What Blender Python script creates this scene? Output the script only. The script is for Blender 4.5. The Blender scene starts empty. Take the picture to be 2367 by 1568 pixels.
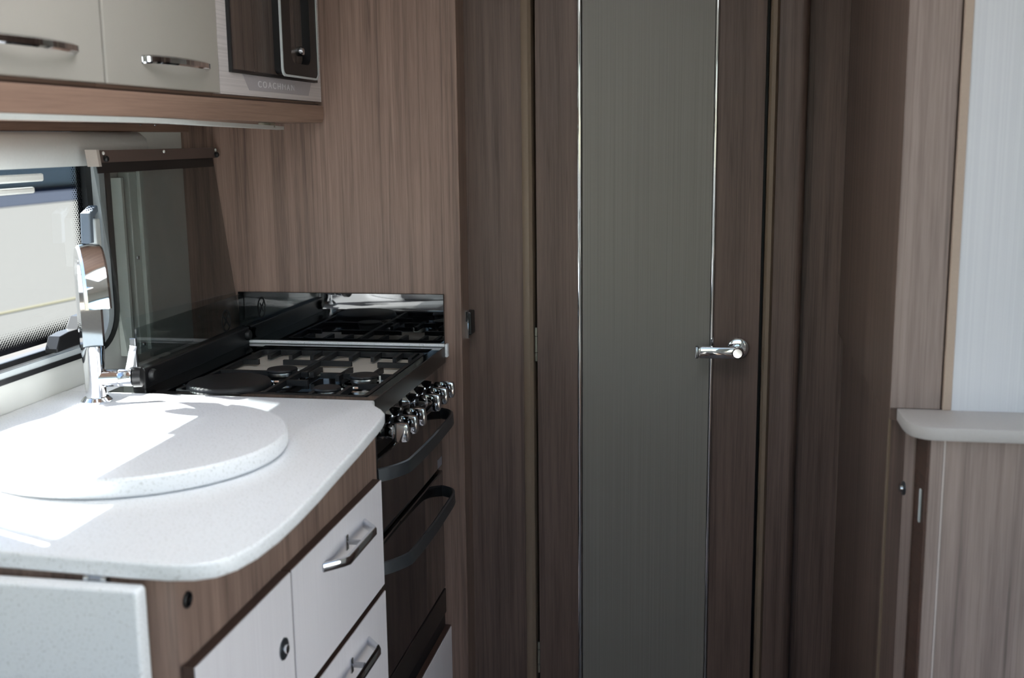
import bpy, bmesh, math
from mathutils import Vector, Matrix
C = bpy.context.scene.collection
SC = bpy.context.scene
# ------------------------------------------------------------------ camera
FPX = 2593.4
yaw, pit, rol = (math.radians(a) for a in (10.5307, 10.1492, -0.7057))
cy, sy, cp, sp, cr, sr = math.cos(yaw), math.sin(yaw), math.cos(pit), math.sin(pit), math.cos(rol), math.sin(rol)
fwd = Vector((-sy*cp, cy*cp, -sp)); rgt = Vector((cy, sy, 0)); upv = rgt.cross(fwd)
r2 = cr*rgt + sr*upv; u2 = -sr*rgt + cr*upv
cam = bpy.data.cameras.new('camera'); cam.sensor_width = 36; cam.lens = FPX/2367*36; cam.clip_start = .02
co = bpy.data.objects.new('camera', cam); C.objects.link(co)
M = Matrix.Identity(4)
for i in range(3): M[i][0], M[i][1], M[i][2] = r2[i], u2[i], -fwd[i]
M.translation = (0, 0, 1.37); co.matrix_world = M
cam.dof.use_dof = True; cam.dof.focus_distance = 2.5; cam.dof.aperture_fstop = 4.6
SC.camera = co
# ------------------------------------------------------------------ light
SC.view_settings.view_transform = 'Standard'; SC.view_settings.look = 'None'
SC.view_settings.gamma = 1; SC.view_settings.use_curve_mapping = False
SC.view_settings.exposure = 1.4
SUN_DIR = Vector((1, -.39, -.93)).normalized()
w = bpy.data.worlds.new('sky'); SC.world = w; w.use_nodes = True
nt = w.node_tree; bg = nt.nodes['Background']
sky = nt.nodes.new('ShaderNodeTexSky'); sky.sky_type = 'NISHITA'; sky.sun_disc = False
sky.sun_elevation = math.asin(-SUN_DIR.z); sky.sun_rotation = math.atan2(-SUN_DIR.x, -SUN_DIR.y)
sky.air_density = 1.0; sky.dust_density = .7
nt.links.new(sky.outputs[0], bg.inputs[0]); bg.inputs[1].default_value = .18
sun = bpy.data.lights.new('sun', 'SUN'); sun.energy = 15; sun.angle = .0093; sun.color = (1, .98, .95)
so = bpy.data.objects.new('sun', sun); C.objects.link(so); so.rotation_euler = SUN_DIR.to_track_quat('-Z', 'Y').to_euler(); so.location = (-6, 4, 7)

# ------------------------------------------------------------------ materials
def newmat(name):
    m = bpy.data.materials.new(name); m.use_nodes = True
    return m, m.node_tree, m.node_tree.nodes['Principled BSDF']
def s2l(c):
    return tuple(((v/255)/12.92 if v/255 <= .04045 else ((v/255+.055)/1.055)**2.4) for v in c) + (1,)
def plain(name, rgb, rough=.5, metal=0, bump=0, bscale=200, coat=0, spec=.5):
    m, t, b = newmat(name)
    b.inputs['Roughness'].default_value = rough; b.inputs['Metallic'].default_value = metal
    b.inputs['Coat Weight'].default_value = coat; b.inputs['Specular IOR Level'].default_value = spec
    tc = t.nodes.new('ShaderNodeTexCoord'); n = t.nodes.new('ShaderNodeTexNoise'); n.inputs['Scale'].default_value = bscale
    t.links.new(tc.outputs['Object'], n.inputs['Vector'])
    mx = t.nodes.new('ShaderNodeMix'); mx.data_type = 'RGBA'
    c = s2l(rgb); mx.inputs[6].default_value = c; mx.inputs[7].default_value = tuple(v*.9 for v in c[:3]) + (1,)
    t.links.new(n.outputs['Fac'], mx.inputs[0]); t.links.new(mx.outputs[2], b.inputs['Base Color'])
    if bump:
        bp = t.nodes.new('ShaderNodeBump'); bp.inputs['Strength'].default_value = bump; bp.inputs['Distance'].default_value = .002
        t.links.new(n.outputs['Fac'], bp.inputs['Height']); t.links.new(bp.outputs[0], b.inputs['Normal'])
    return m
def wood(name, light, dark, axis='z', rough=.42, offset=(0, 0, 0), spec=.4):
    m, t, b = newmat(name)
    tc = t.nodes.new('ShaderNodeTexCoord')
    def mp(across, along):
        n = t.nodes.new('ShaderNodeMapping'); n.inputs['Location'].default_value = offset
        n.inputs['Scale'].default_value = {'z': (across, across, along), 'y': (across, along, across), 'x': (along, across, across)}[axis]
        t.links.new(tc.outputs['Object'], n.inputs['Vector']); return n
    def noise(mpn, sc, det, dist):
        n = t.nodes.new('ShaderNodeTexNoise'); n.inputs['Scale'].default_value = sc; n.inputs['Detail'].default_value = det
        n.inputs['Distortion'].default_value = dist; t.links.new(mpn.outputs[0], n.inputs['Vector']); return n
    n1 = noise(mp(70, 1.6), 1, 4, .6)      # streaks
    n2 = noise(mp(13, .55), 1, 3, 1.2)     # broad figure
    n3 = noise(mp(420, 14), 1, 2, 0)       # pores
    a = t.nodes.new('ShaderNodeMath'); a.operation = 'MULTIPLY_ADD'; a.inputs[1].default_value = .45
    t.links.new(n1.outputs['Fac'], a.inputs[0])
    c2 = t.nodes.new('ShaderNodeMath'); c2.operation = 'MULTIPLY'; c2.inputs[1].default_value = .33; t.links.new(n2.outputs['Fac'], c2.inputs[0])
    t.links.new(c2.outputs[0], a.inputs[2])
    d = t.nodes.new('ShaderNodeMath'); d.operation = 'MULTIPLY_ADD'; d.inputs[1].default_value = .22
    t.links.new(n3.outputs['Fac'], d.inputs[0]); t.links.new(a.outputs[0], d.inputs[2])
    r = t.nodes.new('ShaderNodeValToRGB'); e = r.color_ramp.elements
    e[0].position = .34; e[0].color = s2l(dark); e[1].position = .66; e[1].color = s2l(light)
    k = e.new(.5); k.color = tuple((x*.45+y*.55) for x, y in zip(s2l(dark), s2l(light)))
    t.links.new(d.outputs[0], r.inputs[0])
    n4 = noise(mp(46, .32), 1, 1, .8)      # thin dark growth lines
    r4 = t.nodes.new('ShaderNodeValToRGB'); q = r4.color_ramp.elements
    q[0].position = .475; q[0].color = (1, 1, 1, 1); q[1].position = .525; q[1].color = (1, 1, 1, 1)
    for pz, vv in ((.49, .86), (.5, .74), (.51, .86)): e4 = q.new(pz); e4.color = (vv, vv, vv, 1)
    t.links.new(n4.outputs['Fac'], r4.inputs[0])
    mu = t.nodes.new('ShaderNodeMix'); mu.data_type = 'RGBA'; mu.blend_type = 'MULTIPLY'; mu.inputs[0].default_value = 1
    t.links.new(r.outputs[0], mu.inputs[6]); t.links.new(r4.outputs[0], mu.inputs[7]); t.links.new(mu.outputs[2], b.inputs['Base Color'])
    b.inputs['Roughness'].default_value = rough; b.inputs['Specular IOR Level'].default_value = spec
    bp = t.nodes.new('ShaderNodeBump'); bp.inputs['Strength'].default_value = .12; bp.inputs['Distance'].default_value = .001
    t.links.new(d.outputs[0], bp.inputs['Height']); t.links.new(bp.outputs[0], b.inputs['Normal'])
    return m
def glass(name, tint, gloss_rough=.02, ior=1.5):
    m, t, b = newmat(name); t.nodes.remove(b)
    tr = t.nodes.new('ShaderNodeBsdfTransparent'); tr.inputs[0].default_value = tint
    gl = t.nodes.new('ShaderNodeBsdfGlossy'); gl.inputs['Roughness'].default_value = gloss_rough
    fr = t.nodes.new('ShaderNodeFresnel'); fr.inputs[0].default_value = ior
    ge = t.nodes.new('ShaderNodeNewGeometry'); sb_ = t.nodes.new('ShaderNodeMath'); sb_.operation = 'SUBTRACT'; sb_.inputs[0].default_value = 1
    t.links.new(ge.outputs['Backfacing'], sb_.inputs[1])      # reflect at the entry face of the slab only
    ml = t.nodes.new('ShaderNodeMath'); ml.operation = 'MULTIPLY'; t.links.new(fr.outputs[0], ml.inputs[0]); t.links.new(sb_.outputs[0], ml.inputs[1])
    mx = t.nodes.new('ShaderNodeMixShader'); t.links.new(ml.outputs[0], mx.inputs[0]); t.links.new(tr.outputs[0], mx.inputs[1]); t.links.new(gl.outputs[0], mx.inputs[2])
    t.links.new(mx.outputs[0], t.nodes['Material Output'].inputs[0])
    return m
def speckle(name, base, fleck, rough=.3):
    m, t, b = newmat(name)
    tc = t.nodes.new('ShaderNodeTexCoord')
    n = t.nodes.new('ShaderNodeTexNoise'); n.inputs['Scale'].default_value = 330; n.inputs['Detail'].default_value = 2
    t.links.new(tc.outputs['Object'], n.inputs['Vector'])
    r = t.nodes.new('ShaderNodeValToRGB'); e = r.color_ramp.elements
    e[0].position = .30; e[0].color = s2l(fleck); e[1].position = .42; e[1].color = s2l(base)
    t.links.new(n.outputs['Fac'], r.inputs[0]); t.links.new(r.outputs[0], b.inputs['Base Color'])
    b.inputs['Roughness'].default_value = rough
    return m
def lined(name, base, line, axis, freq, rough=.35):
    """fine parallel lines printed on a laminate; axis = coordinate across the lines"""
    m, t, b = newmat(name)
    tc = t.nodes.new('ShaderNodeTexCoord'); mp = t.nodes.new('ShaderNodeMapping')
    s = [1.2, 1.2, 1.2]; s['xyz'.index(axis)] = freq; mp.inputs['Scale'].default_value = s
    t.links.new(tc.outputs['Object'], mp.inputs['Vector'])
    n = t.nodes.new('ShaderNodeTexNoise'); n.inputs['Scale'].default_value = 1; n.inputs['Detail'].default_value = 2
    t.links.new(mp.outputs[0], n.inputs['Vector'])
    r = t.nodes.new('ShaderNodeValToRGB'); e = r.color_ramp.elements
    e[0].position = .32; e[0].color = s2l(line); e[1].position = .62; e[1].color = s2l(base)
    t.links.new(n.outputs['Fac'], r.inputs[0]); t.links.new(r.outputs[0], b.inputs['Base Color'])
    b.inputs['Roughness'].default_value = rough
    return m

MT = {}
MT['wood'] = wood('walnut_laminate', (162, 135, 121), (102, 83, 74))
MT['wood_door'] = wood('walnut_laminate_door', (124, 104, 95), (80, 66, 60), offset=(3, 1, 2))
MT['wood_h'] = wood('walnut_laminate_horizontal', (160, 131, 115), (120, 95, 82), 'y')
MT['wood_side'] = wood('walnut_laminate_sideboard', (168, 150, 142), (124, 109, 103), offset=(5, 2, 1))
MT['wood_edge'] = wood('brown_edging', (92, 70, 60), (74, 56, 48), 'y')
MT['wood_reflection'] = wood('dark_gloss_wood_reflection', (92, 80, 74), (62, 53, 49), rough=.25, offset=(1, 5, 3))  # wood streaks painted as the reflection in a dark glass door
MT['edge_beige'] = plain('beige_edge_trim', (182, 162, 146), .45)
MT['edge_olive'] = plain('olive_door_trim', (140, 122, 104), .45)
MT['edge_pale'] = plain('pale_edge_line', (196, 184, 178), .45)
MT['cream'] = plain('cream_gloss', (174, 169, 161), .18, coat=.4, bscale=3)
MT['white_front'] = lined('white_lined_laminate', (248, 243, 245), (240, 234, 237), 'y', 500, .35)
MT['white_panel'] = lined('white_vertical_lined_board', (220, 221, 225), (213, 214, 219), 'x', 300, .3)
MT['surround'] = lined('white_horizontal_lined_surround', (216, 208, 206), (194, 186, 184), 'z', 420, .3)
MT['worktop'] = speckle('white_speckled_stone', (247, 248, 250), (216, 216, 214), .28)
MT['shelf'] = plain('grey_green_laminate', (176, 174, 172), .4)
MT['shelf_edge'] = plain('grey_green_edge', (190, 185, 182), .45)
MT['grey_door'] = lined('grey_lined_door_panel', (138, 134, 127), (128, 124, 118), 'x', 520, .38)
MT['chrome'] = plain('chrome', (230, 232, 235), .05, 1)
MT['nickel'] = plain('satin_nickel', (176, 178, 182), .22, 1)
MT['steel'] = plain('brushed_steel', (200, 196, 188), .28, 1)
MT['tray'] = plain('satin_steel_tray', (236, 231, 220), .45, .25)
MT['black'] = plain('black_plastic', (20, 20, 22), .4)
MT['black_gloss'] = plain('black_gloss_enamel', (10, 10, 11), .06, coat=.5)
MT['black_matte'] = plain('black_cast_iron', (24, 25, 27), .5, bump=.2, bscale=600)
MT['lip'] = plain('dark_brown_black_steel', (60, 55, 52), .35, .6)
MT['oven_glass'] = plain('black_oven_glass', (38, 33, 31), .05, coat=.8)
MT['splash'] = plain('black_mirror_glass', (8, 8, 9), .015, coat=.3)
MT['splash'].node_tree.nodes['Principled BSDF'].inputs['IOR'].default_value = 1.75
MT['handle_dark'] = plain('dark_metal_handle', (96, 101, 106), .32, .8)
MT['white'] = plain('white_plastic', (226, 228, 224), .4)
MT['blind_white'] = plain('off_white_blind', (198, 201, 199), .45)
MT['wall'] = plain('pale_wallboard', (214, 214, 208), .5, bscale=20)
MT['rail'] = plain('grey_green_blind_rail', (206, 212, 204), .4)
MT['rail_dark'] = plain('rail_slot', (96, 92, 86), .5)
MT['blind_grey'] = plain('grey_blind_bar', (120, 124, 124), .45)
MT['rubber'] = plain('black_rubber_seal', (16, 17, 20), .45)
MT['frame_silver'] = plain('pale_window_frame', (190, 196, 198), .35)
MT['floor'] = wood('vinyl_floor', (84, 70, 60), (62, 52, 45), 'y')
MT['ceiling'] = plain('white_ceiling', (232, 230, 224), .6, bscale=10)
MT['lens'] = plain('smoked_lens', (200, 202, 198), .35)
MT['gravel'] = plain('grey_gravel', (92, 91, 88), 1, bscale=14, spec=0)
MT['road'] = plain('dark_tarmac', (50, 54, 62), 1, bscale=4, spec=0)
MT['leaf'] = plain('grey_render', (176, 178, 176), 1, bump=.5, bscale=4, spec=0)
MT['brass'] = plain('dull_brass_hinge', (150, 146, 132), .4, .3)
MT['icon'] = plain('black_print', (14, 16, 18), .5)
MT['letter'] = plain('pale_grey_lettering', (226, 222, 224), .4)
MT['surround_shade'] = plain('grey_surround_shade', (176, 170, 173), .35)  # tone of the painted shade on the microwave surround
MT['lid_bar'] = plain('brown_anodised_bar', (112, 98, 92), .35, .5)
MT['lid_cap'] = plain('pale_end_cap', (176, 168, 160), .4)
MT['trim_pale'] = plain('pale_metal_trim', (196, 202, 202), .35)
MT['catch_grey'] = plain('blue_grey_plastic', (120, 130, 142), .4)
MT['line'] = plain('worn_yellow_joint', (104, 100, 84), 1, bscale=6, spec=0)
MT['sticker'] = plain('grey_sticker', (150, 146, 152), .5)
MT['fabric'] = plain('beige_upholstery', (188, 178, 166), .9, bump=.3, bscale=90)
MT['smoke'] = glass('smoked_lid_glass', (.70, .71, .71, 1))
MT['smoke2'] = glass('smoked_side_glass', (.84, .88, .88, 1), ior=2.3)
MT['opal'], t_, b__ = newmat('opal_fill_rooflight')  # opal pane scatters the sun, added to strengthen the top light
t_.nodes.remove(b__); tl_ = t_.nodes.new('ShaderNodeBsdfTranslucent'); tl_.inputs[0].default_value = (.88, .88, .88, 1); df_ = t_.nodes.new('ShaderNodeBsdfDiffuse'); df_.inputs[0].default_value = (.7, .7, .7, 1)
mx_ = t_.nodes.new('ShaderNodeMixShader'); mx_.inputs[0].default_value = .15; t_.links.new(tl_.outputs[0], mx_.inputs[1]); t_.links.new(df_.outputs[0], mx_.inputs[2]); t_.links.new(mx_.outputs[0], t_.nodes['Material Output'].inputs[0])
MT['tint'] = glass('grey_tinted_band', (.66, .68, .69, 1))
MT['pane_plain'] = glass('clear_pane', (.93, .95, .95, 1))

# acrylic pane with a border of printed black dots
def dotted_pane(name, y0, y1, z0, z1):
    m = glass(name, (.90, .92, .92, 1)); t = m.node_tree
    out = t.nodes['Material Output']; base = out.inputs[0].links[0].from_socket
    tc = t.nodes.new('ShaderNodeTexCoord'); sp_ = t.nodes.new('ShaderNodeSeparateXYZ'); t.links.new(tc.outputs['Object'], sp_.inputs[0])
    def mth(op, a, b=None, c=None):
        n = t.nodes.new('ShaderNodeMath'); n.operation = op
        for i, v in enumerate((a, b, c)):
            if v is None: continue
            if isinstance(v, (int, float)): n.inputs[i].default_value = v
            else: t.links.new(v, n.inputs[i])
        return n.outputs[0]
    Y, Z = sp_.outputs[1], sp_.outputs[2]
    ed = mth('MINIMUM', mth('MINIMUM', mth('SUBTRACT', Y, y0), mth('SUBTRACT', y1, Y)), mth('MINIMUM', mth('SUBTRACT', Z, z0), mth('SUBTRACT', z1, Z)))
    p = .0058
    u = mth('DIVIDE', mth('ADD', Y, Z), p*1.414); v = mth('DIVIDE', mth('SUBTRACT', Y, Z), p*1.414)
    fu = mth('SUBTRACT', mth('FRACT', u), .5); fv = mth('SUBTRACT', mth('FRACT', v), .5)
    r = mth('SQRT', mth('ADD', mth('MULTIPLY', fu, fu), mth('MULTIPLY', fv, fv)))
    lim = mth('MULTIPLY_ADD', ed, -.62/.042, .64)
    mask = mth('LESS_THAN', r, lim)
    bk = t.nodes.new('ShaderNodeBsdfDiffuse'); bk.inputs[0].default_value = (.01, .01, .012, 1)
    mx = t.nodes.new('ShaderNodeMixShader'); t.links.new(mask, mx.inputs[0]); t.links.new(base, mx.inputs[1]); t.links.new(bk.outputs[0], mx.inputs[2])
    t.links.new(mx.outputs[0], out.inputs[0])
    return m

# ------------------------------------------------------------------ builders
ORG = {}
def root(name, label, cat, loc, group=None):
    o = bpy.data.objects.new(name, None); C.objects.link(o); o.location = loc; o.empty_display_size = .05
    ORG[o.name] = Vector(loc); tag(o, label, cat, group); return o
def tag(o, label=None, cat=None, group=None, kind=None):
    for k, v in (('label', label), ('category', cat), ('group', group), ('kind', kind)):
        if v: o[k] = v
    return o
def obj(name, bm, mat, parent=None, smooth=False, label=None):
    """bm is in world coordinates; the object is placed at the centre of its base"""
    bmesh.ops.recalc_face_normals(bm, faces=bm.faces)
    xs = [v.co for v in bm.verts]
    lo = Vector([min(c[i] for c in xs) for i in range(3)]); hi = Vector([max(c[i] for c in xs) for i in range(3)])
    org = Vector(((lo.x+hi.x)/2, (lo.y+hi.y)/2, lo.z))
    bmesh.ops.translate(bm, verts=bm.verts, vec=-org)
    me = bpy.data.meshes.new(name); bm.to_mesh(me); bm.free()
    for mm in (mat if isinstance(mat, (list, tuple)) else [mat]): me.materials.append(MT[mm] if isinstance(mm, str) else mm)
    if smooth:
        for p in me.polygons: p.use_smooth = True
        try: me.set_sharp_from_angle(angle=math.radians(40))
        except Exception: pass
    o = bpy.data.objects.new(name, me); C.objects.link(o)
    ORG[o.name] = org
    if parent: o.parent = parent; o.location = org - ORG[parent.name]
    else: o.location = org
    if label: o['label'] = label
    return o
def struct(name, bm, mat, label=None, smooth=False):
    o = obj(name, bm, mat, None, smooth); o['kind'] = 'structure'
    if label: o['label'] = label
    return o
def box(x0, x1, y0, y1, z0, z1, bev=0, seg=2, bm=None):
    bm2 = bmesh.new()
    r = bmesh.ops.create_cube(bm2, size=1)
    for v in bm2.verts: v.co = Vector(((x0+x1)/2+v.co.x*(x1-x0), (y0+y1)/2+v.co.y*(y1-y0), (z0+z1)/2+v.co.z*(z1-z0)))
    if bev: bmesh.ops.bevel(bm2, geom=bm2.edges[:], offset=bev, segments=seg, affect='EDGES', profile=.5)
    return merge(bm, bm2)
def merge(a, b):
    if a is None: return b
    me = bpy.data.meshes.new('tmp'); b.to_mesh(me); b.free(); a.from_mesh(me); bpy.data.meshes.remove(me); return a
def prism(pts, axis, a0, a1, bev=0, seg=2, bm=None):
    """pts: 2-D outline in the two other axes (x: y,z; y: x,z; z: x,y), extruded along axis"""
    b = bmesh.new()
    def P(p, a): return {'x': (a, p[0], p[1]), 'y': (p[0], a, p[1]), 'z': (p[0], p[1], a)}[axis]
    lo = [b.verts.new(P(p, a0)) for p in pts]; hi = [b.verts.new(P(p, a1)) for p in pts]
    n = len(pts)
    f0 = b.faces.new(lo); f1 = b.faces.new(hi[::-1])
    for i in range(n): b.faces.new((lo[i], hi[i], hi[(i+1) % n], lo[(i+1) % n]))
    bmesh.ops.recalc_face_normals(b, faces=b.faces)
    if bev:
        es = list(set(f0.edges[:]+f1.edges[:]))
        bmesh.ops.bevel(b, geom=es, offset=bev, segments=seg, affect='EDGES', profile=.5)
    return merge(bm, b)
def rrect(a0, a1, b0, b1, r, n=6):
    out = []
    for cx, cy_, s in ((a1-r, b1-r, 0), (a0+r, b1-r, 90), (a0+r, b0+r, 180), (a1-r, b0+r, 270)):
        for i in range(n+1):
            t = math.radians(s+90*i/n); out.append((cx+r*math.cos(t), cy_+r*math.sin(t)))
    return out
def ring(outer, inner, axis, a0, a1, bm=None):
    b = bmesh.new(); n = len(outer)
    def P(p, a): return {'x': (a, p[0], p[1]), 'y': (p[0], a, p[1]), 'z': (p[0], p[1], a)}[axis]
    L = [[b.verts.new(P(p, a)) for p in s] for s, a in ((outer, a0), (outer, a1), (inner, a1), (inner, a0))]
    for k in range(4):
        A, B = L[k], L[(k+1) % 4]
        for i in range(n): b.faces.new((A[i], B[i], B[(i+1) % n], A[(i+1) % n]))
    return merge(bm, b)
def lathe(prof, c, axis='z', n=32, bm=None):
    """prof: (radius, height) pairs along axis from c"""
    b = bmesh.new(); rows = []
    ax = Vector({'x': (1, 0, 0), 'y': (0, 1, 0), 'z': (0, 0, 1)}[axis]) if isinstance(axis, str) else Vector(axis).normalized()
    u = ax.orthogonal().normalized(); v = ax.cross(u); c = Vector(c)
    for r, h in prof:
        if r < 1e-6: rows.append([b.verts.new(c+ax*h)])
        else: rows.append([b.verts.new(c+ax*h+(u*math.cos(2*math.pi*i/n)+v*math.sin(2*math.pi*i/n))*r) for i in range(n)])
    for A, B in zip(rows, rows[1:]):
        for i in range(n):
            j = (i+1) % n
            if len(A) == 1 and len(B) == 1: continue
            if len(A) == 1: b.faces.new((A[0], B[i], B[j]))
            elif len(B) == 1: b.faces.new((A[i], B[0], A[j]))
            else: b.faces.new((A[i], B[i], B[j], A[j]))
    for R in (rows[0], rows[-1]):
        if len(R) > 1: b.faces.new(R)
    return merge(bm, b)
def sweep(path, prof, side, bm=None, scales=None):
    """sweep a closed 2-D profile (a along 'side', b along normal) on a 3-D path"""
    b = bmesh.new(); P = [Vector(p) for p in path]; rows = []; side = Vector(side).normalized()
    for i, p in enumerate(P):
        t = (P[min(i+1, len(P)-1)]-P[max(i-1, 0)]).normalized()
        s = (side-t*side.dot(t)).normalized(); nrm = t.cross(s)
        k = scales[i] if scales else 1
        rows.append([b.verts.new(p+s*a*k+nrm*c*k) for a, c in prof])
    n = len(prof)
    for A, B in zip(rows, rows[1:]):
        for i in range(n): b.faces.new((A[i], B[i], B[(i+1) % n], A[(i+1) % n]))
    b.faces.new(rows[0]); b.faces.new(rows[-1][::-1])
    return merge(bm, b)
def smoothpath(pts, n=6):
    P = [Vector(p) for p in pts]; out = []
    for i in range(len(P)-1):
        p0, p1, p2, p3 = P[max(i-1, 0)], P[i], P[i+1], P[min(i+2, len(P)-1)]
        for k in range(n):
            t = k/n
            out.append(.5*((2*p1)+(p2-p0)*t+(2*p0-5*p1+4*p2-p3)*t*t+(3*p1-p0-3*p2+p3)*t**3))
    out.append(P[-1]); return out

# ================================================================== ROOM SHELL
XL, XR, YF, YB, ZC = -1.24, .98, -1.75, 2.70, 1.95
struct('floor', box(XL-.05, XR+.05, YF-.05, YB, -.04, 0), 'floor')
RL = (-.72, -.04, .86, 1.58)          # unseen rooflight, added over the aisle for more light from above
RL2 = (-.50, .20, -.25, .45)         # second unseen rooflight, added over the lounge to brighten the worktop
YM = .78
cb = None
for (q0, q1), H in (((YF-.05, YM), RL2), ((YM, YB), RL)):
    cb = box(XL-.05, H[0], q0, q1, ZC, ZC+.04, bm=cb); cb = box(H[1], XR+.05, q0, q1, ZC, ZC+.04, bm=cb)
    cb = box(H[0], H[1], q0, H[2], ZC, ZC+.04, bm=cb); cb = box(H[0], H[1], H[3], q1, ZC, ZC+.04, bm=cb)
struct('ceiling', cb, 'ceiling')
def wall_with_holes(name, axis, a0, a1, u0, u1, v0, v1, holes, mat):
    """holes: list of (u0,u1,v0,v1) sorted along u, all full rectangles"""
    bm = None
    def add(ua, ub, va, vb):
        nonlocal bm
        if ub-ua < 1e-5 or vb-va < 1e-5: return
        bm = box(a0, a1, ua, ub, va, vb, bm=bm) if axis == 'x' else box(ua, ub, a0, a1, va, vb, bm=bm)
    c = u0
    for h in holes:
        add(c, h[0], v0, v1); add(h[0], h[1], v0, h[2]); add(h[0], h[1], h[3], v1); c = h[1]
    add(c, u1, v0, v1)
    return struct(name, bm, mat)
KW = (1.29, 2.12, .975, 1.44)       # kitchen window opening
LW = (-1.35, .35, .82, 1.42)
FW = (-.90, .60, .90, 1.82)
wall_with_holes('wall_left', 'x', XL-.035, XL, YF, YB, 0, ZC, [LW, KW], 'wall')
wall_with_holes('wall_right', 'x', XR, XR+.035, YF, YB, 0, ZC, [(-1.35, .40, .82, 1.50), (.68, 1.36, .04, 1.84)], 'wall')   # lounge window, open entrance door
wall_with_holes('wall_front', 'y', YF-.035, YF, XL, XR, 0, ZC, [FW], 'wall')
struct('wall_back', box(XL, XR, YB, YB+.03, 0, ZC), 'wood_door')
# the wooden end panel behind the hob
struct('wall_kitchen_end', box(XL, -.577, 2.475, 2.70, 0, ZC, .002), 'wood')
# lounge windows (behind the camera)
def lounge_window(name, axis, a, u0, u1, v0, v1):
    r = bpy.data.objects.new(name, None); C.objects.link(r); loc = (a, (u0+u1)/2, v0) if axis == 'x' else ((u0+u1)/2, a, v0)
    r.location = loc; ORG[r.name] = Vector(loc); r['kind'] = 'structure'
    O = rrect(u0-.01, u1+.01, v0-.01, v1+.01, .05); I = rrect(u0+.03, u1-.03, v0+.03, v1-.03, .04)
    s = 1 if (axis == 'x' and a < 0) or axis == 'y' else -1
    obj('window_frame', ring(O, I, axis, a-s*.03, a+s*.012), 'rubber', r)
    obj('pane', prism(rrect(u0+.02, u1-.02, v0+.02, v1-.02, .04), axis, a-s*.022, a-s*.018), 'pane_plain', r)
lounge_window('window_2', 'x', XL, *LW)
lounge_window('window_3', 'x', XR, -1.35, .40, .82, 1.50)
lounge_window('window_4', 'y', YF, *FW)
for nm, H in (('fill_rooflight', RL), ('fill_rooflight_2', RL2)):
    c5 = ((H[0]+H[1])/2, (H[2]+H[3])/2, ZC)
    r5 = bpy.data.objects.new(nm, None); C.objects.link(r5); r5.location = c5; ORG[r5.name] = Vector(c5); r5['kind'] = 'structure'
    obj('window_frame', ring(rrect(H[0]-.02, H[1]+.02, H[2]-.02, H[3]+.02, .05), rrect(H[0]+.03, H[1]-.03, H[2]+.03, H[3]-.03, .04), 'z', ZC-.012, ZC+.045), 'white', r5)
    obj('pane', prism(rrect(H[0]+.02, H[1]-.02, H[2]+.02, H[3]-.02, .04), 'z', ZC+.03, ZC+.034), 'pane_plain' if H is RL2 else 'opal', r5)
# sky portals in the openings, so that daylight through the windows is sampled well
def portal(name, loc, rot, sx, sy_):
    l = bpy.data.lights.new(name, 'AREA'); l.shape = 'RECTANGLE'; l.size = sx; l.size_y = sy_; l.cycles.is_portal = True
    o = bpy.data.objects.new(name, l); C.objects.link(o); o.location = loc; o.rotation_euler = rot
R90 = math.pi/2
portal('portal_left', (XL-.06, -.5, 1.12), (0, -R90, 0), .66, 1.8)
portal('portal_kitchen', (XL-.06, 1.705, 1.18), (0, -R90, 0), .45, .88)
portal('portal_right', (XR+.06, -.475, 1.16), (0, R90, 0), .72, 1.85)
portal('portal_entrance', (XR+.06, .99, .95), (0, R90, 0), 1.9, .8)
for H in (RL2,): portal('portal_roof', ((H[0]+H[1])/2, (H[2]+H[3])/2, ZC+.08), (0, 0, 0), H[1]-H[0]+.05, H[3]-H[2]+.05)
portal('portal_front', (-.15, YF-.06, 1.36), (R90, 0, 0), 1.6, 1.0)

# ------------------------------------------------------------------ kitchen window
wr = bpy.data.objects.new('window_1', None); C.objects.link(wr); wr.location = (XL, 1.7, .95); ORG[wr.name] = Vector((XL, 1.7, .95)); wr['kind'] = 'structure'
def rr(d, r): return rrect(KW[0]-.018+d, KW[1]+.018-d, KW[2]-.022+d*.55, 1.455-d*.5, r, 8)
obj('rubber_seal', ring(rr(0, .085), rr(.018, .070), 'x', XL-.02, XL+.008), 'rubber', wr, True)
obj('window_frame', ring(rr(.018, .070), rr(.038, .055), 'x', XL-.03, XL+.005), 'frame_silver', wr, True)
obj('inner_frame', ring(rr(.038, .055), rr(.058, .035), 'x', XL-.034, XL-.012), 'rubber', wr, True)
PY0, PY1, PZ0, PZ1 = KW[0]-.018+.07, KW[1]+.018-.052, KW[2]+.020, 1.42
pane = bmesh.new()
pane = prism(rrect(PY0, PY1, PZ0, PZ1, .02), 'x', -1.268, -1.264)
po = obj('pane', pane, 'pane_plain', wr)
hw, zc = (PY1-PY0)/2, PZ1-PZ0
po.data.materials[0] = dotted_pane('dotted_acrylic_pane', -hw, hw, 0, zc)
obj('tinted_band', prism([(PY0+.01, 1.283), (PY1-.004, 1.283), (PY1-.004, 1.36), (PY0+.01, 1.36)], 'x', -1.2635, -1.262), 'tint', wr)
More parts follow.
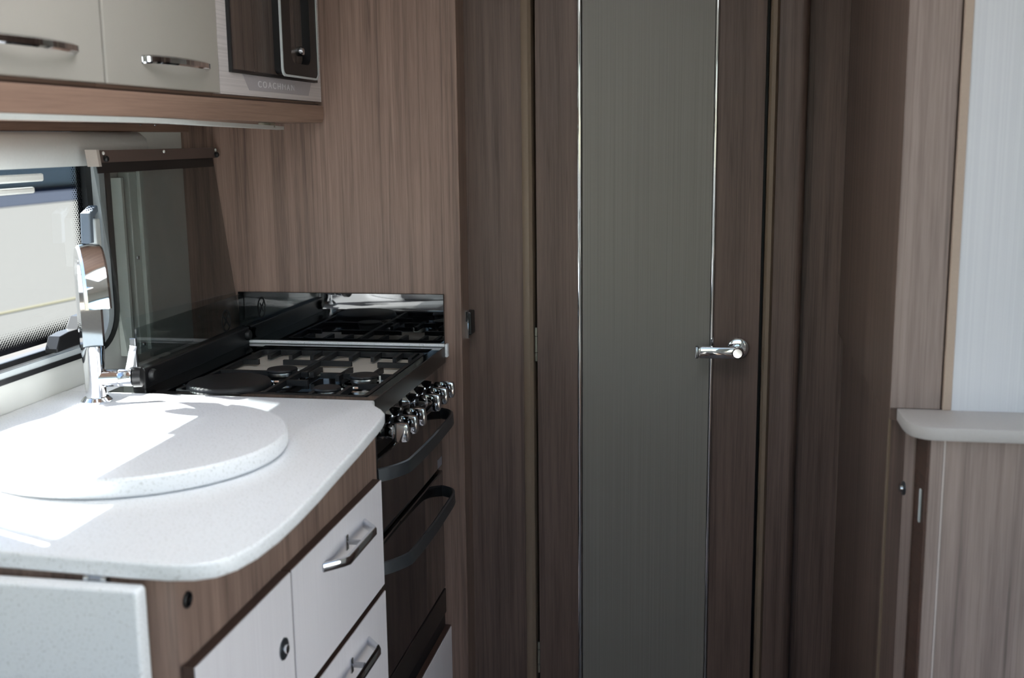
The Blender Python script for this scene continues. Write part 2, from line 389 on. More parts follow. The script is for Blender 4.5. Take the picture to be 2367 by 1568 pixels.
# catches and stays
ct = prism([(1.872, .992), (1.885, 1.014), (1.915, 1.018), (1.945, 1.018), (1.962, 1.040), (2.03, 1.046), (2.03, 1.036), (1.972, 1.030), (1.956, 1.002), (1.956, .988), (1.872, .985)], 'x', -1.238, -1.212, .002)
obj('window_catch', ct, 'black', wr, label='black lower window catch')
obj('catch_pivot', lathe([(0, 0), (.012, 0), (.012, .016), (0, .018)], (-1.235, 1.935, 1.0), 'x', 16), 'black', wr)
cu = prism([(2.030, 1.175), (2.044, 1.175), (2.046, 1.222), (2.068, 1.236), (2.066, 1.248), (2.034, 1.234)], 'x', -1.244, -1.222, .003)
obj('window_catch', cu, 'catch_grey', wr, label='grey side window catch')
obj('stay_plate', box(-1.246, -1.228, 2.062, 2.080, 1.125, 1.222, .002), 'white', wr)
obj('catch_body', box(-1.246, -1.23, 2.072, 2.098, 1.055, 1.105, .004), 'black', wr)
# ------------------------------------------------------------------ trims on the left wall
tr = struct('trim_1', box(XL, XL+.022, .9, 2.475, 1.393, 1.425, .002), 'wood_h')
tr['label'] = 'brown wooden rail on the wall above the kitchen blind'
for yy in (2.25, 2.315): obj('screw', lathe([(0, 0), (.004, 0), (.003, .002), (0, .0025)], (XL+.022, yy, 1.409), 'x', 12), 'chrome', tr)

# ================================================================== BLIND
bl = root('roller_blind', 'white roller blind cassette with pull bar and side rails around the kitchen window', 'blind', (XL, 1.7, .92))
cs = prism([(-1.24, 1.392), (-1.205, 1.392), (-1.190, 1.382), (-1.183, 1.362), (-1.183, 1.339), (-1.190, 1.328), (-1.24, 1.328)], 'y', 1.15, 2.215, .003)
obj('cassette', cs, 'blind_white', bl, True)
obj('end_cap', prism([(-1.24, 1.391), (-1.21, 1.391), (-1.195, 1.378), (-1.19, 1.34), (-1.2, 1.328), (-1.24, 1.328)], 'y', 2.215, 2.232, .003), 'blind_white', bl, True)
tb = box(-1.211, -1.203, 1.70, 1.862, 1.304, 1.318, .003); tb = box(-1.210, -1.204, 1.70, 1.715, 1.31, 1.329, bm=tb); tb = box(-1.211, -1.203, 1.69, 1.832, 1.284, 1.295, .003, bm=tb); tb = box(-1.210, -1.204, 1.70, 1.715, 1.29, 1.31, bm=tb)  # upper bar is the tab, lower bar copies its reflection in the pane
obj('tab_and_reflection', tb, 'white', bl)
rl = obj('side_rail', box(-1.238, -1.212, 2.176, 2.222, .924, 1.31, .002), 'rail', bl)
obj('rail_rib', box(-1.212, -1.203, 2.204, 2.222, .930, 1.325, .002), 'rail', rl)
obj('rail_channel', box(-1.239, -1.224, 2.150, 2.176, .935, 1.30), 'rail_dark', rl)
obj('rail_lip', box(-1.239, -1.210, 2.140, 2.150, .926, 1.30, .001), 'rail', rl)
for z in (1.13, .945): obj('screw', lathe([(0, 0), (.005, 0), (.004, .003), (0, .0035)], (-1.212, 2.19, z), 'x', 12), 'chrome', rl)

# ================================================================== OVERHEAD LOCKERS
def bow_handle(yc, L, z, x, parent, out=.026):
    pts = smoothpath([(x, yc-L/2, z), (x+out*.55, yc-L/2+.022, z+.001), (x+out, yc, z+.001), (x+out*.55, yc+L/2-.022, z+.001), (x, yc+L/2, z)], 8)
    n = len(pts); prof = [(.0065, 0), (.004, .0035), (-.004, .0035), (-.0065, 0), (-.004, -.003), (.004, -.003)]
    return obj('handle', sweep(pts, prof, (0, 0, 1)), 'chrome', parent, True, 'chrome bow handle')
def locker(y0, y1, label, hy):
    r = root('overhead_locker', label, 'cabinet', (-1.06, (y0+y1)/2, 1.452), 'overhead lockers above the kitchen window')
    obj('carcass', box(XL, -.909, y0, y1, 1.452, 1.949), 'wood_h', r)
    d = obj('door', box(-.908, -.890, y0+.001, y1-.001, 1.456, 1.86, .0025), 'cream', r)
    bow_handle(hy, .226, 1.498, -.8905, d)
    obj('top_filler', box(-.908, -.893, y0, y1, 1.865, 1.949), 'wood_h', r)
locker(1.17, 1.551, 'cream gloss locker with a chrome bow handle, not next to the microwave', 1.362)
locker(1.555, 1.943, 'cream gloss locker with a chrome bow handle beside the microwave surround', 1.776)
ms = root('microwave_housing', 'pale lined overhead housing around the microwave, lettered along its lower edge', 'cabinet', (-1.06, 2.21, 1.452))
hc = box(XL, -.909, 1.946, 1.984, 1.452, 1.949); hc = box(XL, -.909, 2.44, 2.475, 1.452, 1.949, bm=hc); hc = box(XL, -.909, 1.984, 2.44, 1.452, 1.494, bm=hc)
hc = box(XL, -.909, 1.984, 2.44, 1.81, 1.949, bm=hc); hc = box(XL, -1.225, 1.984, 2.44, 1.494, 1.81, bm=hc); obj('carcass', hc, 'wood_h', ms)
MY0, MY1, MZ0 = 1.986, 2.438, 1.496
sr_ = obj('surround', prism([(1.946, 1.456), (2.474, 1.456), (2.474, 1.80), (MY1, 1.80), (MY1, MZ0), (MY0, MZ0), (MY0, 1.80), (1.946, 1.80)], 'x', -.908, -.892), 'surround', ms)
obj('top_filler', box(-.908, -.893, 1.946, 2.475, 1.805, 1.949), 'wood_h', ms)
obj('shade_patch', prism([(2.075, 1.467), (2.392, 1.467), (2.412, 1.4955), (2.045, 1.4955)], 'x', -.8925, -.8912), 'surround_shade', sr_)  # slanted grey sheet stands in for the shade on the surround
cu_ = bpy.data.curves.new('lettering', 'FONT'); cu_.body = 'COACHMAN'; cu_.size = .0175; cu_.space_character = 1.45; cu_.extrude = .0004; cu_.align_x = 'CENTER'; cu_.align_y = 'CENTER'
tmp = bpy.data.objects.new('tmp', cu_); C.objects.link(tmp); bpy.context.view_layer.update()
me = bpy.data.meshes.new_from_object(tmp.evaluated_get(bpy.context.evaluated_depsgraph_get())); bpy.data.objects.remove(tmp)
me.transform(Matrix(((0, 0, 1, 0), (1, 0, 0, 0), (0, 1, 0, 0), (0, 0, 0, 1))))
b_ = bmesh.new(); b_.from_mesh(me)
yy_ = [v.co.y for v in b_.verts]
for v in b_.verts: v.co.y *= .190/(max(yy_)-min(yy_))
bmesh.ops.translate(b_, verts=b_.verts, vec=(-.8908, 2.212, 1.4795)); obj('lettering', b_, 'letter', sr_, label='pale capital lettering')
# microwave
mw = root('microwave', 'built-in microwave with a dark gloss door painted as reflecting wood and a tall black loop handle', 'microwave', (-1.06, 2.21, MZ0))
obj('casing', box(-1.2, -.905, MY0+.004, MY1-.004, MZ0, 1.795), 'black', mw)
md = obj('door', box(-.904, -.886, MY0+.006, MY1-.003, MZ0+.003, 1.79, .001), 'wood_reflection', mw)
obj('door_edge', ring([(MY0+.001, MZ0+.0005), (MY1-.0005, MZ0+.0005), (MY1-.0005, 1.794), (MY0+.001, 1.794)], [(MY0+.007, MZ0+.006), (MY1-.004, MZ0+.006), (MY1-.004, 1.788), (MY0+.007, 1.788)], 'x', -.905, -.8855), 'black', md)
hy0, hy1 = 2.192, 2.392
hd = obj('loop_handle', ring(rrect(hy0, hy1, 1.503, 1.78, .014), rrect(hy0+.050, hy1-.040, 1.528, 1.752, .022), 'x', -.886, -.868), 'black', md, True)
obj('handle_trim', ring(rrect(hy0-.004, hy1+.004, 1.499, 1.784, .016), rrect(hy0, hy1, 1.503, 1.78, .014), 'x', -.8705, -.8665), 'trim_pale', hd, True)
obj('latch_button', lathe([(0, 0), (.010, 0), (.010, .010), (.007, .014), (0, .015)], (-.886, 2.322, 1.556), 'x', 20), 'nickel', md, True)
# pelmet below the lockers
pm = root('pelmet', 'brown wooden pelmet running below the overhead lockers', 'pelmet', (-1.06, 1.8, 1.409))
obj('fascia', prism([(1.1, 1.4475), (2.4745, 1.4475), (2.4745, 1.425), (2.470, 1.415), (2.462, 1.4105), (2.45, 1.409), (1.1, 1.409)], 'x', -.906, -.887, .002), 'wood_h', pm)
obj('reveal_strip', box(-.93, -.9, 1.1, 2.4745, 1.4475, 1.4517), 'wood_edge', pm)
obj('underside', box(XL+.024, -.905, 1.1, 2.4745, 1.4092, 1.4142), 'wood_h', pm)
ls = smoothpath([(-.892, 1.1, 1.4051), (-.892, 1.5, 1.4051), (-.893, 1.72, 1.4049), (-.902, 1.90, 1.4025), (-.928, 2.15, 1.4005), (-.962, 2.405, 1.3985)], 6)
sl = tag(obj('light_strip', sweep(ls, [(.0038, .005), (-.0038, .005), (-.0038, -.012), (.0038, -.012)], (0, 0, 1)), 'lens'), 'slim pale light strip curving away under the wooden pelmet', 'light strip')
obj('bracket', box(-.972, -.945, 2.30, 2.325, 1.399, 1.4091), 'brass', sl)

# ================================================================== WORKTOP AND SINK
front = [(-.616, 1.926), (-.612, 1.905), (-.600, 1.884), (-.583, 1.862), (-.570, 1.838), (-.563, 1.80), (-.556, 1.72), (-.548, 1.62), (-.540, 1.50), (-.533, 1.40), (-.529, 1.32), (-.528, 1.25), (-.532, 1.195), (-.541, 1.155), (-.556, 1.130), (-.578, 1.117), (-.607, 1.112), (-.66, 1.113), (-.825, 1.121), (-1.239, 1.14), (-1.239, 1.926)]
wt = tag(obj('worktop', prism(front, 'z', .879, .900, .004, 3), 'worktop', None, True), 'white speckled kitchen worktop with a bowed front edge', 'worktop')
cvx, cvy, cvr = -.868, 1.527, .226
dk = lathe([(0, 0), (cvr-.010, 0), (cvr-.004, .002), (cvr, .008), (cvr, .026), (cvr-.003, .0295), (cvr-.008, .030), (0, .030)], (cvx, cvy, .9005), 'z', 96)
tag(obj('sink_cover', dk, 'worktop', None, True), 'round white speckled sink cover lying on the worktop', 'sink cover')
fl = root('worktop_flap', 'pale speckled hinged worktop flap hanging down at the cabinet end', 'flap', (-.93, 1.10, .42))
fl_o = rrect(-1.20, -.636, .45, .874, .006)
obj('flap_board', prism(fl_o, 'y', 1.092, 1.116, .004, 3), 'worktop', fl, True)
for x in (-.70, -1.1):
    h = obj('hinge', box(x-.014, x+.014, 1.1165, 1.126, .856, .8785, .001), 'nickel', fl)
    for dx in (-.011, .011): obj('knuckle', lathe([(0, 0), (.003, 0), (.003, .006), (0, .006)], (x+dx-.003, 1.1175, .8755), 'x', 10), 'chrome', h)
# base cabinet
bc = root('base_cabinet', 'walnut base cabinet under the worktop with white door and drawers', 'cabinet', (-.93, 1.52, 0))
XC = -.6165
body = [(XC, 1.925), (XC, 1.165), (XC-.004, 1.150), (XC-.012, 1.137), (XC-.026, 1.129), (XC-.045, 1.127), (-1.239, 1.127), (-1.239, 1.925)]
obj('carcass', prism(body, 'z', .02, .879), 'wood', bc, True)
def drawer_handle(yc, z, par):
    x = -.6005
    prof = [(.007, .003), (.005, .0045), (-.005, .0045), (-.007, .003), (-.007, -.003), (-.005, -.0045), (.005, -.0045), (.007, -.003)]
    pts = [(x, yc-.105, z), (x+.010, yc-.0945, z), (x+.025, yc-.078, z), (x+.031, yc-.068, z), (x+.031, yc-.02, z), (x+.031, yc+.03, z), (x+.031, yc+.066, z), (x+.026, yc+.075, z), (x+.010, yc+.093, z), (x, yc+.105, z)]
    h = obj('handle', sweep(pts, prof, (0, 0, 1)), 'chrome', par, True, 'chrome trapezoid bar handle')
    obj('catch_plate', box(x, x+.004, yc+.002, yc+.012, z-.013, z+.013, .001), 'chrome', par)
    obj('catch_tongue', box(x+.003, x+.024, yc+.005, yc+.016, z-.003, z+.003, .001), 'nickel', par)
def front_panel(name, y0, y1, z0, z1):
    d = obj(name, box(XC, -.6022, y0, y1, z0, z1), 'wood_edge', bc)
    obj('facing', box(-.6024, -.600, y0+.0008, y1-.0008, z0+.0008, z1-.0008, .0006), 'white_front', d)
    return d
d1 = front_panel('drawer', 1.4575, 1.901, .5545, .757); drawer_handle(1.688, .712, d1)
d2 = front_panel('drawer', 1.4575, 1.905, .33, .5415); drawer_handle(1.688, .493, d2)
d3 = front_panel('drawer', 1.4575, 1.905, .09, .317); drawer_handle(1.688, .27, d3)
dr = front_panel('door', 1.150, 1.4535, .09, .757)
lk = obj('lock', lathe([(0, 0), (.016, 0), (.016, .002), (.0145, .003), (.009, .0035), (0, .0035)], (-.6005, 1.414, .656), 'x', 28), 'handle_dark', dr, True, 'dark round lock')
obj('lock_core', lathe([(0, 0), (.007, 0), (.0065, .004), (0, .005)], (-.5975, 1.414, .656), 'x', 20), 'chrome', lk, True)
vb = obj('button_ring', lathe([(.0105, 0), (.0105, .002), (.0085, .003), (.0078, .0005)], (XC, 1.172, .832), 'x', 24), 'black', bc, True)
obj('button', lathe([(0, 0), (.008, 0), (.008, .001), (0, .0015)], (XC, 1.172, .832), 'x', 24), 'black_gloss', vb, True)


# ================================================================== TAP
TX, TY = -1.124, 1.846
tp = root('kitchen_tap', 'tall chrome mixer tap with a broad curved spout behind the sink cover', 'tap', (TX, TY, .9))
dxy = Vector((.62, -.785, 0)); sd = Vector((.785, .62, 0))
obj('base_ring', lathe([(0, 0), (.028, 0), (.028, .004), (.022, .010), (0, .010)], (TX, TY, .9), 'z', 32), 'chrome', tp, True)
obj('body', lathe([(0, 0), (.018, 0), (.0185, .05), (.020, .085), (.021, .095), (.021, .101), (0, .101)], (TX, TY, .905), 'z', 32), 'chrome', tp, True)
pf = [(a*.0215, c*.0115) for a, c in ((1, .6), (.8, 1), (0, 1.12), (-.8, 1), (-1, .6), (-1, -.6), (-.8, -1), (.8, -1), (1, -.6))]
def TP(d, z): v = Vector((TX, TY, z))+dxy*d; return (v.x, v.y, v.z)
obj('spout', sweep(smoothpath([TP(0, 1.004), TP(0, 1.06), TP(0, 1.11), TP(.006, 1.152), TP(.030, 1.178), TP(.062, 1.182), TP(.095, 1.160), TP(.112, 1.125), TP(.118, 1.088)], 6), pf, sd), 'chrome', tp, True)
hx = Vector((.95, .30, 0)).normalized()
hb = obj('handle_body', lathe([(0, 0), (.0165, 0), (.0165, .034), (.0155, .0345), (.0165, .036), (.0165, .058), (.014, .060), (0, .060)], Vector((TX, TY, .944))+hx*.008, hx, 28), 'chrome', tp, True)
obj('handle_cap', lathe([(0, 0), (.0185, 0), (.0185, .014), (.012, .018), (0, .018)], Vector((TX, TY, .944))+hx*.069, hx, 28), 'black', tp, True)
lp = Vector((TX, TY, .955))+hx*.060
obj('lever', sweep([lp, lp+hx*.006+Vector((0, 0, .025)), lp+hx*.012+Vector((0, 0, .048))], [(.006, .0025), (-.006, .0025), (-.006, -.0025), (.006, -.0025)], sd), 'chrome', tp, True)

# ================================================================== COOKER
ck = root('cooker', 'black built-in cooker with gas hob, raised smoked glass lid, chrome knobs and two ovens', 'cooker', (-.86, 2.2, .21))
XH = -.616
obj('casing', box(-1.2, -.648, 1.9275, 2.464, .217, .876), 'black', ck)
obj('side_filler', box(-.648, XH-.002, 1.9275, 1.937, .25, .862), 'black', ck)
hob = obj('hob', ring([(-1.15, 1.9275), (XH, 1.9275), (XH, 2.465), (-1.15, 2.465)], [(-1.04, 1.95), (-.637, 1.95), (-.637, 2.435), (-1.04, 2.435)], 'z', .876, .8995), 'black_gloss', ck)
obj('back_ledge', box(-1.236, -1.151, 1.9275, 2.465, .872, .899), 'worktop', hob)
obj('hob_base', box(-1.042, -.635, 1.948, 2.437, .876, .882), 'black_gloss', hob)
obj('hob_tray', prism([(-1.034, 2.225), (-.645, 2.195), (-.645, 2.375), (-1.034, 2.425)], 'z', .882, .8845), 'tray', hob, label='bright steel back tray')
obj('hob_lip', box(XH-.002, XH+.0015, 1.928, 2.465, .862, .9005, .0015), 'lip', hob, label='dark brown metal front lip')
# burners
hp = obj('hotplate', lathe([(0, 0), (.082, 0), (.082, .016), (.079, .021), (.074, .023), (0, .0225)], (-.945, 2.025, .884), 'z', 48), 'black_matte', hob, True, 'round electric hotplate')
obj('hotplate_rim', lathe([(.090, 0), (.090, .004), (.086, .010), (.0845, .010), (.0845, 0)], (-.945, 2.025, .8845), 'z', 48), 'chrome', hp, True)
def burner(x, y, r):
    b = obj('burner', lathe([(0, 0), (r*.85, 0), (r*.95, .008), (r*.9, .014), (0, .014)], (x, y, .884), 'z', 28), 'steel', hob, True)
    obj('burner_cap', lathe([(0, 0), (r, 0), (r*1.04, .003), (r*.98, .006), (0, .0075)], (x, y, .898), 'z', 28), 'black_matte', b, True)
    obj('burner_ring', lathe([(r*1.5, 0), (r*1.55, .002), (r*1.5, .005), (r*1.38, .005), (r*1.35, 0)], (x, y, .8825), 'z', 36), 'chrome', b, True)
    obj('igniter', lathe([(0, 0), (.002, 0), (.002, .018), (0, .018)], (x+r*1.15, y, .884), 'z', 8), 'white', b)
burner(-.890, 2.165, .031); burner(-.700, 2.125, .029); burner(-.735, 2.005, .026)
# pan supports: one bar object each
def bar(p, q, z=.8945, wd=.0042, ht=.0055):
    return sweep([(p[0], p[1], z), (q[0], q[1], z)], [(wd, ht), (-wd, ht), (-wd, -ht), (wd, -ht)], (q[1]-p[1], p[0]-q[0], 0))
ps = obj('pan_support', ring(rrect(-1.030, -.641, 1.957, 2.392, .018), rrect(-1.021, -.650, 1.966, 2.383, .012), 'z', .888, .899), 'black_matte', hob, True)
bars = [((-.848, 2.385), (-.848, 1.962)), ((-1.025, 2.155), (-.83, 2.155)), ((-.80, 2.15), (-.645, 2.15)), ((-.93, 2.272), (-.775, 2.272)), ((-.715, 2.268), (-.645, 2.268)), ((-1.025, 2.268), (-.985, 2.268)), ((-.86, 2.075), (-.80, 2.075)), ((-.69, 2.06), (-.645, 2.06)), ((-.82, 2.205), (-.82, 2.15)), ((-.755, 2.21), (-.755, 2.12)), ((-.69, 2.215), (-.69, 2.14)), ((-.755, 2.02), (-.755, 1.962)), ((-.70, 2.04), (-.70, 1.962))]
for x in (-.985, -.935, -.885, -.795, -.745, -.695, -.66): bars.append(((x, 2.385), (x, 2.325)))
for p, q in bars: obj('support_bar', bar(p, q), 'black_matte', ps)
# glass lid, opened up against the wall
def LX(z): return -1.108-(z-.915)*(.052/.44)
def lidslab(y0, y1, z0, z1, t, off=0):
    return prism([(LX(z0)+off, z0), (LX(z0)+off-t, z0), (LX(z1)+off-t, z1), (LX(z1)+off, z1)], 'y', y0, y1)
lid = obj('glass_lid', lidslab(1.958, 2.464, .915, 1.352, .005), 'smoke', ck, label='smoked glass lid standing open')
obj('lid_band', lidslab(1.960, 2.455, 1.314, 1.337, .002, .0022), 'black', lid)
obj('lid_bar', lidslab(1.952, 2.464, 1.334, 1.357, .018, .012), 'lid_bar', lid)
obj('lid_end_cap', lidslab(1.944, 1.953, 1.327, 1.3585, .024, .016), 'lid_cap', lid)
for y in (1.972, 2.21, 2.457): obj('screw', lathe([(0, 0), (.0035, 0), (.003, .002), (0, .0025)], (LX(1.351)+.012, y, 1.3515), 'x', 12), 'white', lid)
for y in (1.975, 2.455): obj('rubber_stop', lathe([(0, 0), (.006, 0), (.006, .006), (.004, .008), (0, .008)], (LX(1.341)+.011, y, 1.341), 'x', 14), 'black', lid)
obj('lid_hinge_bar', box(-1.118, -1.090, 1.965, 2.464, .897, .939, .003), 'black', lid)
obj('edge_clip', box(-1.112, -1.100, 1.955, 1.962, .906, 1.0, .001), 'nickel', lid)
for y in (1.99, 2.448): obj('lid_hinge', lathe([(0, 0), (.013, 0), (.013, .006), (.010, .010), (0, .010)], (-1.091, y, .921), 'x', 20), 'black_matte', lid, True)
sg = obj('side_glass', box(-1.106, -1.102, 1.966, 2.464, .938, 1.018), 'smoke2', lid, label='low smoked side glass')
ic = ring([(2.365+.024*math.cos(t*math.pi/16), .968+.026*math.sin(t*math.pi/16)) for t in range(32)], [(2.365+.020*math.cos(t*math.pi/16), .968+.022*math.sin(t*math.pi/16)) for t in range(32)], 'x', -1.102, -1.1012)
ic = prism([(2.347, .982), (2.350, .985), (2.383, .954), (2.380, .951)], 'x', -1.102, -1.1012, bm=ic)
ic = prism([(2.352, .958), (2.355, .955), (2.375, .980), (2.372, .982)], 'x', -1.102, -1.1012, bm=ic)
obj('warning_symbol', ic, 'icon', sg)
# control panel and knobs
obj('control_panel', box(-.648, -.634, 1.938, 2.464, .778, .878), 'oven_glass', ck)
for i, y in enumerate((1.985, 2.046, 2.108, 2.230, 2.294, 2.356)):
    z = .826
    k = obj('knob', lathe([(0, 0), (.0175, 0), (.0175, .004), (.0155, .014), (.0135, .0145), (0, .0145)], (-.634, y, z), 'x', 28), 'chrome', ck, True)
    obj('knob_neck', lathe([(0, 0), (.0105, 0), (.0105, .008), (0, .008)], (-.620, y, z), 'x', 20), 'black', k, True)
    obj('knob_stem', lathe([(0, 0), (.0145, 0), (.0155, .012), (.0155, .014), (0, .014)], (-.6125, y, z), 'x', 28), 'chrome', k, True)
    g = prism([(-.600, z+.0165), (-.582, z+.0175), (-.571, z+.0155), (-.568, z+.002), (-.568, z-.012), (-.571, z-.0185), (-.600, z-.0205)], 'y', y-.0075, y+.0075, .0018)
    obj('knob_grip', g, 'chrome', k, True)
# oven doors
def oven_door(z0, z1, hz, name):
    d = obj(name, box(-.646, -.627, 1.944, 2.464, z0, z1, .003), 'oven_glass', ck)
    x = -.627
    pts = smoothpath([(x, 1.962, hz), (x+.018, 1.985, hz), (x+.036, 2.015, hz+.001), (x+.042, 2.05, hz+.001), (x+.044, 2.19, hz), (x+.042, 2.30, hz), (x+.038, 2.40, hz), (x+.025, 2.438, hz), (x, 2.455, hz)], 5)
    obj('handle', sweep(pts, [(.012, .004), (-.012, .0055), (-.014, .001), (-.010, -.004), (.010, -.004), (.0135, 0)], (0, 0, 1)), 'handle_dark', d, True, 'bowed dark metal handle')
    return d
g1 = oven_door(.618, .772, .745, 'grill_door')
obj('sticker', box(-.6272, -.6264, 2.418, 2.455, .622, .642), 'sticker', g1)
g2 = oven_door(.315, .606, .558, 'oven_door')
obj('bottom_trim', box(-.646, -.626, 1.944, 2.464, .252, .313, .002), 'lip', ck)
obj('plinth', box(-.66, -.63, 1.942, 2.464, .217, .252), 'black', ck)
pl = root('plinth_locker', 'white low locker front below the cooker', 'cabinet', (-.8, 2.2, 0))
obj('carcass', box(-1.2, -.636, 1.94, 2.4745, .02, .215), 'wood', pl)
pd = obj('front', box(-.636, -.6185, 1.944, 2.4735, .03, .2155), 'wood_edge', pl)
obj('facing', box(-.6187, -.6165, 1.945, 2.4725, .031, .2125, .0006), 'white_front', pd)
# splashback
sb = tag(obj('splashback', box(-1.116, -.6165, 2.4665, 2.4749, .9, 1.021, .001), 'splash'), 'black gloss splashback on the wooden panel behind the hob', 'splashback')
wst = root('worktop_strip', 'thin white stone strip along the foot of the black splashback', 'strip', (-.86, 2.468, .876))
obj('strip', box(-1.105, -.6155, 2.4585, 2.4663, .9, .9068, .002), 'worktop', wst)
obj('end_return', box(-.6145, -.608, 2.4585, 2.4749, .876, .9068, .002), 'worktop', wst)

# ================================================================== DOOR WALL
YD = 2.553
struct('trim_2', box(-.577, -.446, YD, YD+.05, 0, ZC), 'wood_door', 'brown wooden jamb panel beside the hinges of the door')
e1 = struct('trim_3', prism([(-.446, YD+.045), (-.446, YD-.004), (-.440, YD-.010), (-.430, YD-.011), (-.423, YD-.006), (-.4205, YD+.004), (-.4205, YD+.045)], 'z', 0, ZC), 'edge_olive', 'rounded olive brown edge strip on the hinge side of the door', True)
struct('trim_4', prism([(.119, YD+.045), (.119, YD-.002), (.113, YD-.010), (.105, YD-.010), (.1, YD-.002), (.0995, YD+.045)], 'z', 0, ZC), 'edge_olive', 'rounded olive brown edge strip on the handle side of the door', True)
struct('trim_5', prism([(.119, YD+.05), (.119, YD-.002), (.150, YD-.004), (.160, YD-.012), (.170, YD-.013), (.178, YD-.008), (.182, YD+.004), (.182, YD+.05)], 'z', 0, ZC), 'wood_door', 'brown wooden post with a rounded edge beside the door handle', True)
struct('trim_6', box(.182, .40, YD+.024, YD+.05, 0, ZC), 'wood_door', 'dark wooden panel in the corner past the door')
struct('trim_7', box(-.4205, .0995, YD+.05, YD+.07, 0, ZC), 'black', 'dark rebate behind the door')
dd = bpy.data.objects.new('door_1', None); C.objects.link(dd); dd.location = (-.16, YD, .02); ORG[dd.name] = Vector((-.16, YD, .02)); dd['kind'] = 'structure'; dd['label'] = 'narrow brown wooden door with a grey centre panel between chrome strips'
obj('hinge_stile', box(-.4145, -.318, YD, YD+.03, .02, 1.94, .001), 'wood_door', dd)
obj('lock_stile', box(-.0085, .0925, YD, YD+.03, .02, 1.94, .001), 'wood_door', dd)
obj('centre_panel', box(-.3080, -.0175, YD+.001, YD+.03, .02, 1.94), 'grey_door', dd, label='grey finely lined panel')
def strip_profile(x0, x1):
    n = 8; xm, hw_ = (x0+x1)/2, (x1-x0)/2
    return [(xm+hw_*math.cos(math.pi*i/n), YD-.001-.0025*math.sin(math.pi*i/n)) for i in range(n+1)]+[(x0, YD+.01), (x1, YD+.01)]
for x0, x1 in ((-.3195, -.3095), (-.0165, -.0082)): obj('chrome_strip', prism(strip_profile(x0, x1), 'z', .02, 1.94), 'chrome', dd, True)
HZ = .895
hn = obj('handle_rosette', lathe([(0, 0), (.0255, 0), (.0255, .004), (.023, .008), (.017, .0095), (0, .0095)], (.047, YD, HZ), (0, -1, 0), 40), 'chrome', dd, True)
obj('handle_neck', lathe([(0, 0), (.0115, 0), (.0115, .032), (.014, .036), (.0135, .052), (.010, .055), (0, .055)], (.045, YD-.009, HZ-.001), (0, -1, 0), 28), 'chrome', hn, True)
lev = prism(rrect(-.043, .048, HZ-.0145, HZ+.0125, .010), 'y', YD-.062, YD-.046, .003)
obj('lever', lev, 'chrome', hn, True)
obj('lever_tip', prism(rrect(-.048, -.040, HZ-.0140, HZ+.0125, .003), 'y', YD-.066, YD-.044, .002), 'nickel', hn, True)
def butt(z0, z1):
    h = obj('hinge', lathe([(0, 0), (.0026, 0), (.0030, .002), (.0030, (z1-z0)-.002), (.0026, z1-z0), (0, z1-z0)], (-.4165, YD-.002, z0), 'z', 14), 'brass', dd, True)
    for k in (.25, .74): obj('hinge_joint', lathe([(.0031, 0), (.0034, .0004), (.0034, .0012), (.0031, .0016)], (-.4165, YD-.002, z0+(z1-z0)*k), 'z', 14), 'nickel', h)
butt(.854, .934); butt(.07, .15); butt(1.70, 1.78)
lt = root('push_catch', 'small chrome edged black catch on the brown jamb near the cooker', 'catch', (-.565, YD, .915))
obj('catch_body', box(-.5775, -.563, YD-.040, YD+.001, .919, .974, .003), 'black', lt)
obj('catch_face', ring(rrect(-.5765, -.5685, .912, .979, .0025, 3), rrect(-.5745, -.5705, .952, .976, .0015, 3), 'y', YD-.046, YD-.039), 'chrome', lt, True)

# ================================================================== RIGHT-HAND PARTITION AND SIDEBOARD
YP = 1.778
ww = box(.267, .985, YP+.001, YD+.03, .9305, ZC); ww = prism([(.2786, YD+.03), (.2786, 1.86), (.291, YP+.001), (.985, YP+.001), (.985, YD+.03)], 'z', 0, .9305, bm=ww)
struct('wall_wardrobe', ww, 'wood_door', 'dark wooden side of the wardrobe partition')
struct('trim_8', box(.2665, .340, YP-.004, YP+.002, .9502, ZC, .001), 'wood_side', 'pale walnut upright at the edge of the partition')
struct('trim_9', box(.3425, .3555, YP-.009, YP+.002, .95, ZC, .0015), 'edge_beige', 'beige edging strip beside the white wall board')
struct('trim_10', box(.3555, .979, YP-.007, YP+.002, .95, ZC), 'white_panel', 'white finely lined wall board above the sideboard shelf')
struct('trim_11', prism([(.2768, 1.858), (.2798, 1.8575), (.2812, 1.848), (.2778, 1.8475)], 'z', 0, .9303), 'edge_olive', 'thin brown edge line on the partition below the shelf')
ss = tag(obj('sideboard_shelf', prism([(.2768, YP-.004), (.2768, 1.72), (.2785, 1.697), (.283, 1.679), (.2905, 1.668), (.300, 1.6605), (.312, 1.6575), (.334, 1.6565), (.979, 1.6565), (.979, YP-.004)], 'z', .931, .950, .0012), ['shelf_edge'], None, True), 'grey green sideboard top with a rounded corner', 'shelf')
sbd = root('sideboard', 'walnut sideboard below the grey green shelf with a lock on its narrow side', 'cabinet', (.65, 1.72, 0))
YS = 1.668
obj('carcass', prism([(.291, YP-.005), (.2985, 1.7195), (.3015, 1.7195), (.3062, 1.6715), (.310, YS), (.978, YS), (.978, YP-.005)], 'z', .01, .9305), 'wood_edge', sbd)
obj('front_edging', box(.3275, .3300, YS-.0035, YS+.001, .012, .9303), 'edge_pale', sbd)
obj('front_panel', box(.3302, .977, YS-.003, YS+.001, .012, .930, .0006), 'wood_side', sbd)
obj('corner_post', box(.3095, .3274, YS-.003, YS+.001, .012, .930, .0006), 'wood_side', sbd)
sdir = Vector((.0075, -.0535, 0)).normalized(); sn = Vector((-sdir.y, sdir.x, 0))*-1
def on_side(s, off): return Vector((.291, YP-.005, 0))+sdir*s+sn*off
q = [on_side(.006, .0), on_side(.052, .0), on_side(.052, .0022), on_side(.006, .0022)]
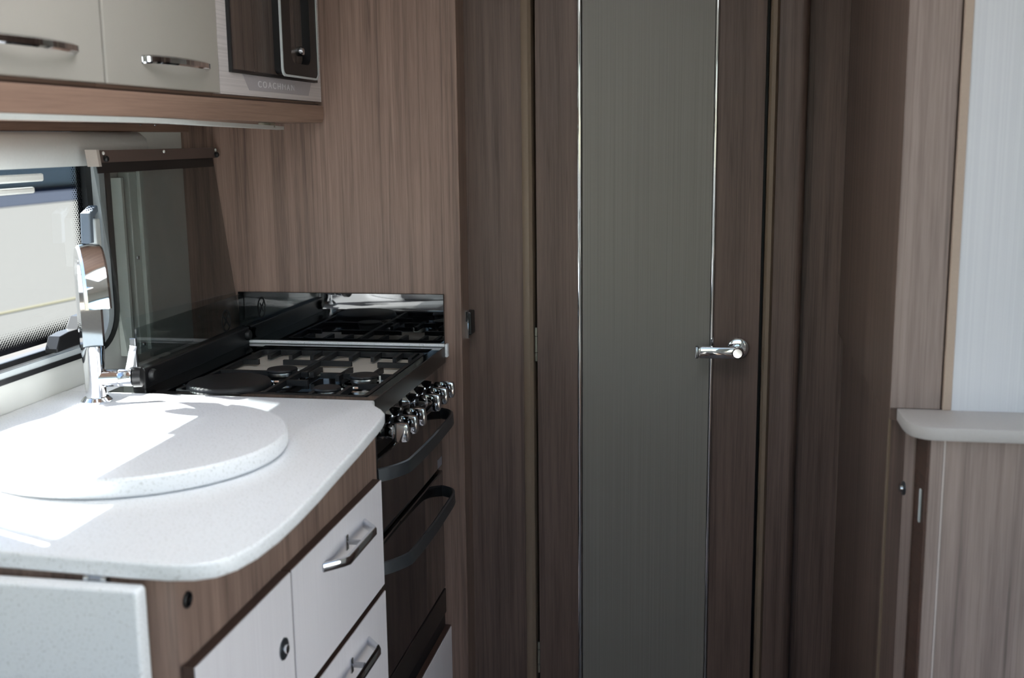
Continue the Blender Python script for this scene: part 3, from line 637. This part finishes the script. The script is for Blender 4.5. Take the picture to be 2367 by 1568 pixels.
sdoor = obj('side_door', prism([(v.x, v.y) for v in q], 'z', .012, .929), 'wood_side', sbd)
lkc = on_side(.012, .0022); lkc.z = .826
lo = obj('lock', lathe([(0, 0), (.011, 0), (.011, .002), (.009, .003), (0, .003)], lkc, sn, 24), 'handle_dark', sdoor, True)
obj('lock_core', lathe([(0, 0), (.006, 0), (.005, .004), (0, .005)], lkc+sn*.0025, sn, 18), 'chrome', lo, True)
obj('hinge', box(.3008, .3040, 1.684, 1.692, .797, .848, .001), 'trim_pale', sbd)

# ================================================================== LOUNGE SEATS BEHIND THE CAMERA
def sofa(x0, x1, y0, y1, name_label, back):
    r = root('sofa', name_label, 'sofa', ((x0+x1)/2, (y0+y1)/2, 0))
    obj('base', box(x0, x1, y0, y1, .001, .30), 'wood', r)
    obj('seat', box(x0+.005, x1, y0+.005, y1-.005, .30, .46, .03, 3), 'fabric', r, True)
    bx = (x0+.005, x0+.16) if back < 0 else (x1-.16, x1-.005)
    obj('backrest', box(bx[0], bx[1], y0+.005, y1-.005, .46, .82, .04, 3), 'fabric', r, True)
sofa(XL+.003, XL+.66, -1.70, .45, 'beige sofa along the wall under the lounge window on the kitchen side', -1)
sofa(XR-.66, XR-.003, -1.70, .40, 'beige sofa along the wall under the lounge window across from the kitchen', 1)

# ================================================================== OUTSIDE
GZ = -.62
struct('ground', box(-140, 60, -60, 160, GZ-.1, GZ), 'gravel', 'pale gravel ground outside')
tag(obj('road', box(-30.6, -22.5, 5, 110, GZ, GZ+.02), 'road'), 'dark tarmac road beyond the gravel outside', 'road', kind='structure')
hb_ = box(-33, -30.6, 5, 110, GZ, 2.2, .3, 3)
tag(obj('site_fence', hb_, 'leaf', None, True), 'long solid grey fence beyond the road outside the kitchen window', 'fence')

# unseen caravan, added so its sunlit white side bounces light in
nb = root('bounce_caravan', 'unseen white caravan added outside the entrance to bounce sunlight indoors', 'caravan', (5.0, .6, GZ))
prof = [(3.9, -.28), (3.9, 1.55), (3.96, 1.80), (4.15, 1.93), (5.9, 1.95), (6.06, 1.85), (6.1, 1.6), (6.1, -.28)]
obj('body', prism(prof, 'y', -2.2, 3.6, .02), 'white', nb)
for y0, y1 in ((-1.6, -.3), (1.0, 1.9)):
    wf = obj('window', prism(rrect(y0, y1, .75, 1.35, .08), 'x', 3.885, 3.905), 'rubber', nb)
for y in (.5, 1.25):
    wl = obj('wheel', lathe([(0, 0), (.31, 0), (.33, .03), (.33, .16), (.31, .19), (0, .19)], (3.93, y, GZ+.33), 'x', 32), 'black', nb, True)
    obj('hubcap', lathe([(0, 0), (.2, 0), (.19, -.02), (0, -.035)], (3.93, y, GZ+.33), 'x', 24), 'nickel', wl, True)
obj('skirt_stripe', box(3.892, 3.9, -2.15, 3.55, .1, .2), 'blind_grey', nb)

tag(obj('ground_line', prism([(-8.55, 11.2), (-8.43, 11.2), (-8.02, 14.4), (-8.14, 14.4)], 'z', GZ, GZ+.012), 'line'), 'thin yellowish joint line across the grey gravel outside', 'line', kind='structure')
